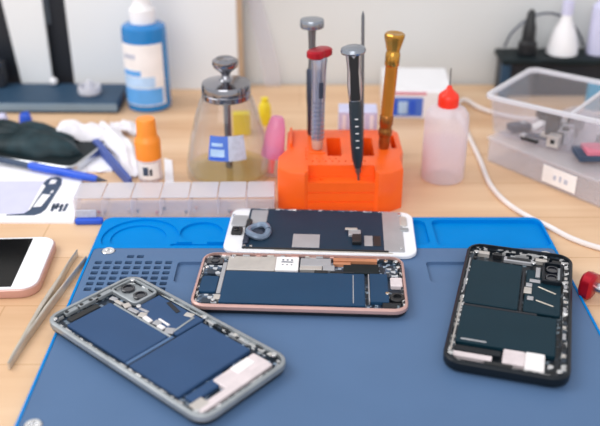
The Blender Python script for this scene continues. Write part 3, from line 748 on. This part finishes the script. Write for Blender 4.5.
# ------------------------------------------------------------------ slate box, ball and dish on it
t = thing('slate_case', 'flat slate blue metal case lying along the back of the bench', 'case', (-.3060, .8500, 0), R(-.6))
MB().box(0, 0, 0, .244, .062, .0112, .0016).build('case_body', M['slate'], t)
MB().box(0, -.0312, .0030, .243, .0012, .0076, .0004).build('edge_highlight', M['slate_highlight'], t)  # highlight along the case front, painted as a lighter strip
p = gp(58, 80, .0113)
o = MB().lathe([(.0042*math.sin(PI*i/12), -.0042*math.cos(PI*i/12)) for i in range(13)], 20).build('white_ball', M['white'], None, (p.x, .8740, .0155))
tag(o, 'small white ball resting on the slate blue case', 'ball')
p = gp(88, 97, .0113)
t = thing('glass_dish', 'small clear glass dish on the slate blue case', 'dish', (p.x, p.y+.010, .0115))
MB().lathe([(.0090, 0), (.0115, .001), (.0122, .004), (.0116, .0085), (.0106, .0085), (.0110, .004), (.0098, .0022), (0, .0022)], 32).build('bowl', M['bin_rim'], t)
MB().lathe([(.0045, .0023), (.0040, .010), (.0030, .014), (0, .0145)], 20).build('stopper', M['bin_rim'], t)

# ------------------------------------------------------------------ boards and dark case against the wall
x0 = at(72, 60, .893).x; x1 = at(238, 60, .893).x
t = thing('white_board', 'large white panel standing against the wall behind the blue bottle', 'panel', ((x0+x1)/2, .8950, 0))
MB().box(0, 0, 0, x1-x0, .006, .30, .0005).build('panel', M['board'], t)
MB().box((x1-x0)/2+.0030, .001, 0, .0058, .008, .30, .0008).build('edge_band', M['tan'], t)
t = thing('black_tool_case', 'black case standing against the wall behind the slate case', 'case', (-.355, .9075, 0))
MB().box(0, 0, 0, .220, .013, .24, .003).build('case_body', M['case'], t)
MB().box(.073, -.0078, .050, .006, .003, .17, .0008).build('strap', M['grey_strap'], t)
MB().box(.088, -.0078, .070, .005, .003, .15, .0008).build('strap', M['grey_strap'], t)
# white strip leaning in front
t = thing('white_strip_board', 'narrow white board standing at a slant before the black case', 'panel', (-.3020, .8870, 0))
a = at(2, 0, .887); b_ = at(42, 0, .887); c_ = at(22, 81, .887); d = at(53, 81, .887)
dx = -.3020
def ext(p, q, z): k = (z-p.z)/(q.z-p.z); return p.x+(q.x-p.x)*k-dx
MB().loft([[Vector((ext(c_, a, z), -.002, z)), Vector((ext(d, b_, z), -.002, z)), Vector((ext(d, b_, z), .002, z)), Vector((ext(c_, a, z), .002, z))] for z in (0, .05, .10, .16, .22)]).build('panel', M['board'], t)
t = thing('navy_box', 'small dark navy box standing on the slate case beside the narrow white board', 'box', (-.3370, .8705, .0113))
MB().box(0, 0, 0, .052, .014, .0290, .0015).build('box_body', M['case'], t)
MB().box(0, -.0072, .024, .050, .0006, .002, .0002).build('lid_line', M['slate'], t)
# clear strip leaning at the wall
p0 = at(266, 84, .900); p1 = at(246, 8, .912)
t = thing('clear_strip', 'pale clear plastic strip leaning on the wall behind the jar lid', 'plastic strip', (-.0335, .9035, 0))
MB().loft([[Vector((cx-w, y-.0008, z)), Vector((cx+w, y-.0008, z)), Vector((cx+w, y+.0008, z)), Vector((cx-w, y+.0008, z))] for z, w, cx, y in ((.0, .008, .004, -.002), (.02, .010, .001, 0), (.06, .009, -.008, .005), (.10, .007, -.016, .0085), (.13, .003, -.021, .009))]).build('strip', M['tray'], t)

# ------------------------------------------------------------------ black rack with bottles
xr0 = at(503, 60, .862).x
t = thing('black_rack', 'black rack box standing by the wall behind the clear bin', 'rack', (xr0+.105, .8800, 0))
zr = at(500, 59, .862).z
MB().box(0, .004, 0, .206, .026, zr-.006, .001).build('rack_body', M['case'], t)
MB().box(0, 0, zr-.006, .212, .042, .006, .0012).build('rack_top', M['dark_green'], t)
MB().box(-.1000, -.0130, 0, .0095, .0095, zr-.006, .001).build('post', M['slate'], t)
RX = xr0+.105
def onrack(px): return at(px, 50, .880).x
t = thing('cone_bottle', 'black cone shaped nozzle standing on the black rack', 'nozzle', (onrack(527), .8800, zr))
MB().lathe([(.0090, 0), (.0098, .001), (.0098, .012), (.0072, .015), (.0066, .030), (.0052, .033), (.0040, .044), (.0018, .047), (0, .047)], 24).build('nozzle_body', M['black'], t)
t = thing('white_flask', 'white conical flask standing on the black rack', 'bottle', (onrack(562), .8800, zr))
MB().lathe([(.0135, 0), (.0160, .001), (.0158, .008), (.0110, .026), (.0060, .036), (.0050, .044), (0, .045)], 28).build('flask_body', M['white'], t)
MB().lathe([(.0058, .042), (.0058, .056), (0, .057)], 20).build('cap', M['lilac'], t)
t = thing('lilac_bottle', 'pale lilac bottle at the end of the black rack', 'bottle', (onrack(597), .8800, zr))
MB().lathe([(.0100, 0), (.0110, .001), (.0110, .050), (.0060, .056), (0, .057)], 24).build('bottle_body', M['lilac'], t)
pts = [Vector((onrack(508)+.085*(i/20), .8965, zr+.003+.036*math.sin(PI*min(1, i/20*1.02))**.6)) for i in range(21)]
o = MB().tube(pts, .0012, 8).build('dark_lead', M['grey_dark']); tag(o, 'thin dark cord arching behind the white flask', 'cord')

# ------------------------------------------------------------------ white cable
cp = [(560, 121, .003), (520, 118, .003), (495, 113, .003), (478, 107, .003), (466, 100, .003), (458, 103, .003), (458, 114, .003), (464, 126, .0022), (471, 141, .0022), (480, 160, .0022), (490, 184, .0022), (506, 202, .0022), (528, 216.5, .0022), (549, 226.5, .0022), (572, 238.5, .0022), (600, 248, .0022), (640, 256, .0022)]
P = [gp(x, y, z) for x, y, z in cp]
def catmull(P, n=6):
    o = []
    for i in range(len(P)-1):
        a, b, c, d = P[max(i-1, 0)], P[i], P[i+1], P[min(i+2, len(P)-1)]
        for k in range(n):
            s = k/n
            o.append(.5*((2*b)+(c-a)*s+(2*a-5*b+4*c-d)*s*s+(3*b-a-3*c+d)*s**3))
    return o+[P[-1]]
o = MB().tube(catmull(P), .0021, 10).build('white_cable', M['cable']); tag(o, 'white cable curving over the wood past the mat corner', 'cable')

# ------------------------------------------------------------------ clear boxes at the right with parts inside
FL = gp(488, 161)
ang = R(-52.2)
u = Vector((math.cos(ang), math.sin(ang), 0)); v = Vector((-u.y, u.x, 0))
LL, LD, LH = .175, .125, .0235
FL = FL-u*.002-v*.001
cc = FL+u*LL/2+v*LD/2
t = thing('flat_box', 'flat clear plastic box with small white label under the deep clear bin', 'box', (cc.x, cc.y, 0), ang)
MB().tray(LL, LD, .003, LH-.003, .0012, .0012, .0005).build('box_body', M['bin_low'], t)
MB().box(0, 0, LH-.003, LL+.003, LD+.003, .003, .0008, .003).build('lid', M['bin_low'], t)
sx = -.5*LL+.078
MB().box(sx, -LD/2-.0004, .0035, .0330, .0006, .0150, .0001).build('label', M['label'], t)
for i, w in enumerate((.004, .003, .005)): MB().box(sx-.004+.0055*i, -LD/2-.0008, .0085, w*.7, .0004, .004+.001*(i % 2), .0001).build('label_print', M['grey_label'], t)
ang2 = R(-37.5)
u2 = Vector((math.cos(ang2), math.sin(ang2), 0)); v2 = Vector((-u2.y, u2.x, 0))
RZ = .0610
F2 = gp(483, 94.5, RZ)
BL_, BD_ = .170, .100
bc = F2+u2*BL_/2+v2*BD_/2
t = thing('clear_bin', 'deep clear plastic bin holding loose phone parts on the flat clear box', 'bin', (bc.x, bc.y, LH+.0002), ang2)
H = RZ-LH
b = .001
def bl(k, z, r=.0095): return rr(BL_-2*k, BD_-2*k, r, z)
MB().loft([bl(.008, 0), bl(.0065, .0015), bl(.0022, H-.003), bl(.0034, H-.003), bl(.0076, .003), bl(.0085, .0022)]).build('bin_body', M['bin'], t)
MB().loft([bl(.0022, H-.004), bl(0, H-.0035), bl(0, H-.0006), bl(.0006, H), bl(.0030, H), bl(.0034, H-.0006), bl(.0034, H-.004)]+[bl(.0022, H-.004)], False, False).build('rim', M['bin_rim'], t)
MB().box(-.008, 0, .0022, .0012, BD_-.014, H-.005, .0003).build('divider', M['bin'], t)
MB().box(-.008, 0, H-.004, .003, BD_-.010, .003, .0006).build('divider_rim', M['bin_rim'], t)
BZ = LH+.0028
gq = 'loose phone parts in the clear bin'
def inbin(px, py, z): 
    return gp(px, py, BZ+z)
def bit(name, label, cat, x, y, rz, parts, lift=0.):
    """x, y in the bin's own frame, metres"""
    q = Vector((bc.x, bc.y, 0))+u2*(x+.003)+v2*(y-.001)
    t = thing(name, label, cat, (q.x, q.y, BZ+lift), rz, gq)
    for n, m, a, b, c, sx, sy, sz in parts: part(t, n, m, a*1.25, b*1.25, c*1.25, sx*1.25, sy*1.25, sz*1.25)
    return t
y0 = -BD_/2+.018
bit('earpiece_module', 'dark oval earpiece at the near corner inside the clear bin', 'phone part', -.062, y0+.008, .3, [('module', 'grey_dark', 0, 0, 0, 15, 9, 5), ('contact', 'tape', 3, 0, 5, 4, 4, 1)])
bit('flex_cable', 'dark curled flex cable beside the oval earpiece in the clear bin', 'phone part', -.045, y0+.002, -.5, [('flex', 'grey_dark', 0, 0, 0, 18, 5, 2), ('connector', 'steel', 7, 0, 2, 5, 6, 2)])
bit('camera_bracket', 'upright black bracket standing tallest in the clear bin', 'phone part', -.030, y0+.004, -.6, [('bracket', 'black', 0, 0, 0, 9, 5, 19), ('foot', 'black', 5, -2, 0, 8, 5, 8)])
bit('camera_module', 'pale square camera module below the upright black bracket', 'phone part', -.0235, y0-.007, -.6, [('housing', 'shield', 0, 0, 0, 8, 7, 8), ('lens_cover', 'black', 0, -3.3, 2.5, 3, 1, 3)])
bit('camera_module', 'grey metal camera module between the black bracket and the pink plate', 'phone part', -.0195, y0+.007, -.5, [('housing', 'tape', 0, 0, 0, 10, 9, 9), ('lens_cover', 'black', 0, 0, 9, 5, 5, 1)])
bit('shield_plate', 'silver shield plate lying at the back of the clear bin', 'phone part', -.035, y0+.040, .4, [('plate', 'tape', 0, 0, 0, 24, 14, 3), ('tab', 'shield', 8, 3, 3, 6, 4, 2)])
bit('flex_cable', 'white ribbon flex lying behind the upright black bracket', 'phone part', -.052, y0+.028, .8, [('ribbon', 'label', 0, 0, 0, 22, 6, 2), ('connector', 'black', 9, 0, 2, 4, 7, 2)])
bit('speaker_box', 'small black speaker box behind the grey camera module', 'phone part', -.0240, y0+.024, -.2, [('housing', 'black', 0, 0, 0, 14, 9, 7), ('grille', 'tape', 0, -2, 7, 8, 3, 1)])
bit('board_piece', 'pink circuit plate lying beyond the divider in the clear bin', 'phone part', .0185, y0-.002, 0, [('plate', 'rose_print', 0, 0, 0, 28, 16, 3), ('chip', 'shield', 2, 2, 3, 9, 6, 2)], .004)
bit('board_piece', 'dark blue strip board under the pink plate in the clear bin', 'phone part', .0200, y0-.0005, .0, [('plate', 'ink', 0, 0, 0, 42, 20, 3.6)], 0)
bit('battery_pack', 'black flat battery at the back of the bin beyond the divider', 'phone part', .032, y0+.040, .2, [('pack', 'black', 0, 0, 0, 34, 22, 5), ('tab', 'copper', 14, 0, 5, 4, 8, 1)])
bit('chip_board', 'small black chip board just before the divider in the clear bin', 'phone part', -.0240, y0+.043, -.9, [('board', 'black', 0, 0, 0, 10, 7, 8), ('chip', 'tape', 0, -2, 8, 5, 3, 1)])
bit('flex_cable', 'short dark flex strip nearest the bin front before the black bracket', 'phone part', -.0440, y0-.0095, -.75, [('flex', 'black', 0, 0, 0, 13, 3.4, 2), ('connector', 'tape', -5, 0, 2, 4, 4, 2)])
bit('vibration_motor', 'silver motor block lying past the divider behind the pink plate', 'phone part', .0130, y0+.023, -.6, [('housing', 'tape', 0, 0, 0, 16, 6, 7), ('cap', 'black', 8, 0, 1, 3, 5, 5)])
bit('speaker_box', 'small black speaker box in the back corner of the clear bin', 'phone part', -.0560, y0+.052, .2, [('housing', 'black', 0, 0, 0, 12, 8, 5), ('grille', 'tape', 0, 0, 5, 7, 3, 1)])
q_ = at(600, 95, .80)
t = thing('cyan_box', 'cyan blue box standing on the bench behind the clear bin', 'box', (q_.x+.004, .80, 0), R(-8))
MB().box(0, 0, 0, .032, .014, at(598, 82, .80).z, .001).build('carton', M['cyan'], t)
MB().box(0, -.0071, .006, .032, .0005, .006, .0001).build('stripe', M['paper'], t)

# ------------------------------------------------------------------ papers, pen, tissues and dark phones at the left
def sheet(name, label, cat, pxs, z0, th, m='paper'):
    q = [gp(x, y, z0+th) for x, y in pxs]; c = sum(q, Vector())/len(q)
    t = thing(name, label, cat, (c.x, c.y, z0))
    MB().prism([(p.x-c.x, p.y-c.y) for p in q], 0, th, .0002).build('sheet', M[m], t)
    return t, c
bk, c = sheet('printed_booklet', 'white printed booklet showing a phone outline, beside the frosted tray', 'booklet', [(-60, 221), (74, 221.5), (80, 186), (87, 168), (-60, 165)], 0, .0022)
def prn(name, m, pxs, h=.0002):
    q = [gp(x, y, .0024) for x, y in pxs]
    return MB().prism([(p.x-c.x, p.y-c.y) for p in q], .00215, .00215+h).build(name, M[m], bk)
prn('printed_field', 'lilac', [(-58, 213), (26, 214), (44, 181), (-50, 181)], .00015)
prn('printed_outline', 'ink', [(6, 215.4), (34, 215.2), (41, 213), (46, 209), (61.5, 184.5), (62, 178.5), (58, 176.8), (51, 177.2), (46, 180), (43, 183.5), (45.5, 186), (30, 209.5), (24, 213.2), (6, 214.5)])
prn('printed_screen', 'paper', [(33, 207), (41, 206.5), (50.5, 194.8), (42.5, 194.2)], .0004)
prn('printed_screen', 'paper', [(48.8, 184), (55, 183.6), (57, 180), (51.5, 179.6)], .0004)
prn('printed_screen', 'paper', [(50, 193.2), (52, 193), (54, 190.5), (52, 190.5)], .0004)
for xx in ((50, 211, 53, 203.5), (54, 209, 57, 203), (58, 211.5, 61, 204), (62, 211, 66, 203.5)):
    prn('printed_character', 'ink', [(xx[0], xx[1]), (xx[0]+3, xx[1]), (xx[2]+3, xx[3]), (xx[2], xx[3])])
prn('printed_character', 'ink', [(51, 207.5), (62, 207), (63, 205.5), (52, 206)])
# second sheet, under the dark phone and tissues
t, c2 = sheet('paper_sheet', 'plain white paper sheet beneath the dark phone and the blue pen', 'paper', [(-60, 166.5), (92, 171.5), (112, 171), (128, 138), (-40, 138)], 0, .0012)
# pen
pA = gp(-10, 157.5, .0075); pB = gp(107, 181, .0058)
t, L = driver('ballpoint_pen', 'blue ballpoint pen lying across the papers before the dark phone', pB, pA, None, 'pen')
MB().lathe([(.0004, 0), (.0012, .004), (.0026, .010)], 16).build('tip', M['grey_dark'], t)
MB().lathe([(.0024, .009), (.0034, .014), (.0036, .074), (.0030, .078)], 20).build('barrel', M['blue'], t)
MB().lathe([(.0026, .077), (.0027, .110), (.0020, L)], 18).build('rear_barrel', M['ink'], t)
MB().box(0, .0034, .080, .002, .0012, .03, .0003).build('clip', M['silver'], t)
# dark phone with silver rim
q = [gp(x, y, .010) for x, y in ((-55, 145), (73, 163.5), (96, 146.5), (-20, 125))]
cq = sum(q, Vector())/4
e1 = (q[1]-q[0]); rz = math.atan2(e1.y, e1.x)
t = thing('dark_phone', 'dark phone with silver rim lying on the paper behind the blue pen', 'phone', (cq.x-.004, cq.y+.005, .0013), rz)
MB().tray(.150, .066, .009, .0080, .0022, .0040, .001).build('frame', M['silver'], t)
MB().box(0, 0, .004, .145, .061, .0030, .0006, .006).build('back_glass', M['dark_green'], t)
PHX, PHY, PHR = cq.x-.004, cq.y+.005, rz
def on_ph(x, y): return (PHX+x*math.cos(PHR)-y*math.sin(PHR), PHY+x*math.sin(PHR)+y*math.cos(PHR))
def blob(name, mat_, cx, cy, z0, sx, sy, h, seed, rz=0., n=26, m=12, rough=.18, parent=None, fold=5):
    """a soft heap: flat below, lumpy above"""
    rnd = random.Random(seed); ph_ = [rnd.uniform(0, 6.28) for _ in range(8)]
    mb = MB(); L = []
    for j in range(m+1):
        f = j/m
        rad = math.cos(f*PI/2)**.55 if j < m else .02
        z = h*math.sin(f*PI/2)
        loop = []
        for i in range(n):
            a = 2*PI*i/n
            k = 1+rough*(math.sin(3*a+ph_[0])*.5+math.sin(fold*a+ph_[1]+2*f)*.35+math.sin((fold+4)*a+ph_[2]+4*f)*.25)
            zz = z*(1+rough*1.3*f*math.sin(2*a+ph_[3])+rough*.9*f*(1-f)*4*math.sin(fold*a+ph_[4]))
            loop.append(Vector((sx/2*rad*k*math.cos(a), sy/2*rad*k*math.sin(a), max(zz, 0))))
        L.append(loop)
    mb.loft(L)
    o = mb.build(name, mat_, parent, (cx, cy, z0), ang=70); o.rotation_euler.z = rz
    return o
x, y = on_ph(.000, .004)
tag(blob('black_pouch', M['pouch'], x, y, .0084, .118, .060, .0125, 11, PHR, rough=.24, fold=7), 'dark greenish pouch slumped on top of the dark phone', 'pouch')
p = gp(38, 122, .022)
tag(blob('blue_bead', M['blue'], -.2700, .7905, .0, .013, .010, .012, 5, 0, n=16, m=6, rough=.05), 'small blue cap lying between the dark pouch and the slate case', 'cap')
tag(blob('pale_bead', M['lilac'], -.2920, .7900, .0, .010, .009, .011, 6, 0, n=16, m=6, rough=.05), 'small pale cap lying between the dark pouch and the slate case', 'cap')
# tissues
def cloth(name, label, pxz, width, seed, amp=.003, th=.0012, nseg=28, nw=10):
    """a crumpled strip of tissue following points"""
    P = catmull([gp(x, y, z) for x, y, z in pxz], 7); rnd = random.Random(seed); a = [rnd.uniform(0, 6.28) for _ in range(6)]
    c = P[0].copy(); c.z = 0
    top = []
    for i, p in enumerate(P):
        d = P[min(i+1, len(P)-1)]-P[max(i-1, 0)]; d.z = 0; d.normalize(); nr = Vector((-d.y, d.x, 0))
        f = i/(len(P)-1); w = width*(.55+.45*math.sin(PI*min(max(f*1.05, .05), .95)))*(1+.15*math.sin(9*f+a[0]))
        row = []
        for k in range(nw+1):
            s = k/nw-.5
            z = p.z*(1-(2*s)**2*.55)+amp*(math.sin(14*f+a[1]+6*s)*.5+math.sin(9*s*2+a[2]+5*f)*.6+math.sin(23*f-8*s+a[3])*.3)
            q = p+nr*w*s; row.append(Vector((q.x-c.x, q.y-c.y, max(z, .0020+pxz[0][2]*0))))
        top.append(row)
    L = [row+[v_-Vector((0, 0, th)) for v_ in reversed(row)] for row in top]
    o = MB().loft(L).build(name, M['cloth'], None, c, ang=80)
    return tag(o, label, 'tissue', 'white tissues heaped behind the orange capped bottle')
cloth('crumpled_tissue', 'crumpled white tissue lying along the slate case and over the dark phone', [(58, 125, .018), (72, 122, .022), (88, 125, .020), (104, 128, .016), (122, 134, .008)], .026, 1)
cloth('crumpled_tissue', 'white tissue fold nearest the orange capped bottle', [(100, 122, .016), (114, 132, .016), (126, 146, .012), (131, 162, .006), (136, 176, .002)], .022, 2, amp=.0022)
cloth('crumpled_tissue', 'short white tissue roll just before the blue bottle', [(110, 124, .010), (122, 122, .012), (134, 124, .009), (139, 132, .004)], .018, 4, amp=.002)
t, c3 = sheet('blue_backed_card', 'white card with a blue back sticking out below the tissues', 'card', [(92, 140), (98, 138), (132, 178), (129, 179)], .0014, .0090, 'card_blue')
t, c3 = sheet('paper_scrap', 'white paper scrap lying between the pen and the orange capped bottle', 'paper', [(85, 168), (100, 172), (122, 166), (112, 150), (96, 148)], .0014, .0006, 'paper')
t, c3 = sheet('clear_scrap', 'white paper slip standing beside the small bottle', 'paper', [(165, 184), (174, 183), (172, 160), (164, 158)], 0, .0012, 'paper')

# ------------------------------------------------------------------ light
def area(name, loc, rot, sx, sy, power, c=(1, 1, 1)):
    l = bpy.data.lights.new(name, 'AREA'); l.shape = 'RECTANGLE'; l.size = sx; l.size_y = sy; l.energy = power; l.color = c
    o = bpy.data.objects.new(name, l); C.objects.link(o); o.location = loc; o.rotation_euler = rot
    return o
o = area('ceiling_lamp', (-.85, .62, .95), (R(6), R(-42), 0), .7, .6, 5.2, (1, .985, .965))
area('front_fill', (-.5, -1.6, 1.2), (R(62), 0, R(-14)), 1.8, 1.2, 22, (1, .99, .97))  # added fill behind the camera for front faces, not a known window
w = bpy.data.worlds.new('room light'); bpy.context.scene.world = w; w.use_nodes = True
bg = w.node_tree.nodes['Background']; bg.inputs[0].default_value = (.97, .97, 1, 1); bg.inputs[1].default_value = .80

# ------------------------------------------------------------------ camera
cam = bpy.data.cameras.new('camera'); co = bpy.data.objects.new('camera', cam); C.objects.link(co)
cam.sensor_width = 36; cam.lens = FPX/600*36
cam.clip_start = .01
co.location = (0, 0, CH); co.rotation_euler = (PI/2-TH, 0, 0)
cam.dof.use_dof = True; cam.dof.focus_distance = .578; cam.dof.aperture_fstop = 5.4
S = bpy.context.scene
S.camera = co
S.view_settings.view_transform = 'Standard'; S.view_settings.look = 'None'; S.view_settings.gamma = 1; S.view_settings.exposure = .17
S.cycles.transparent_max_bounces = 24
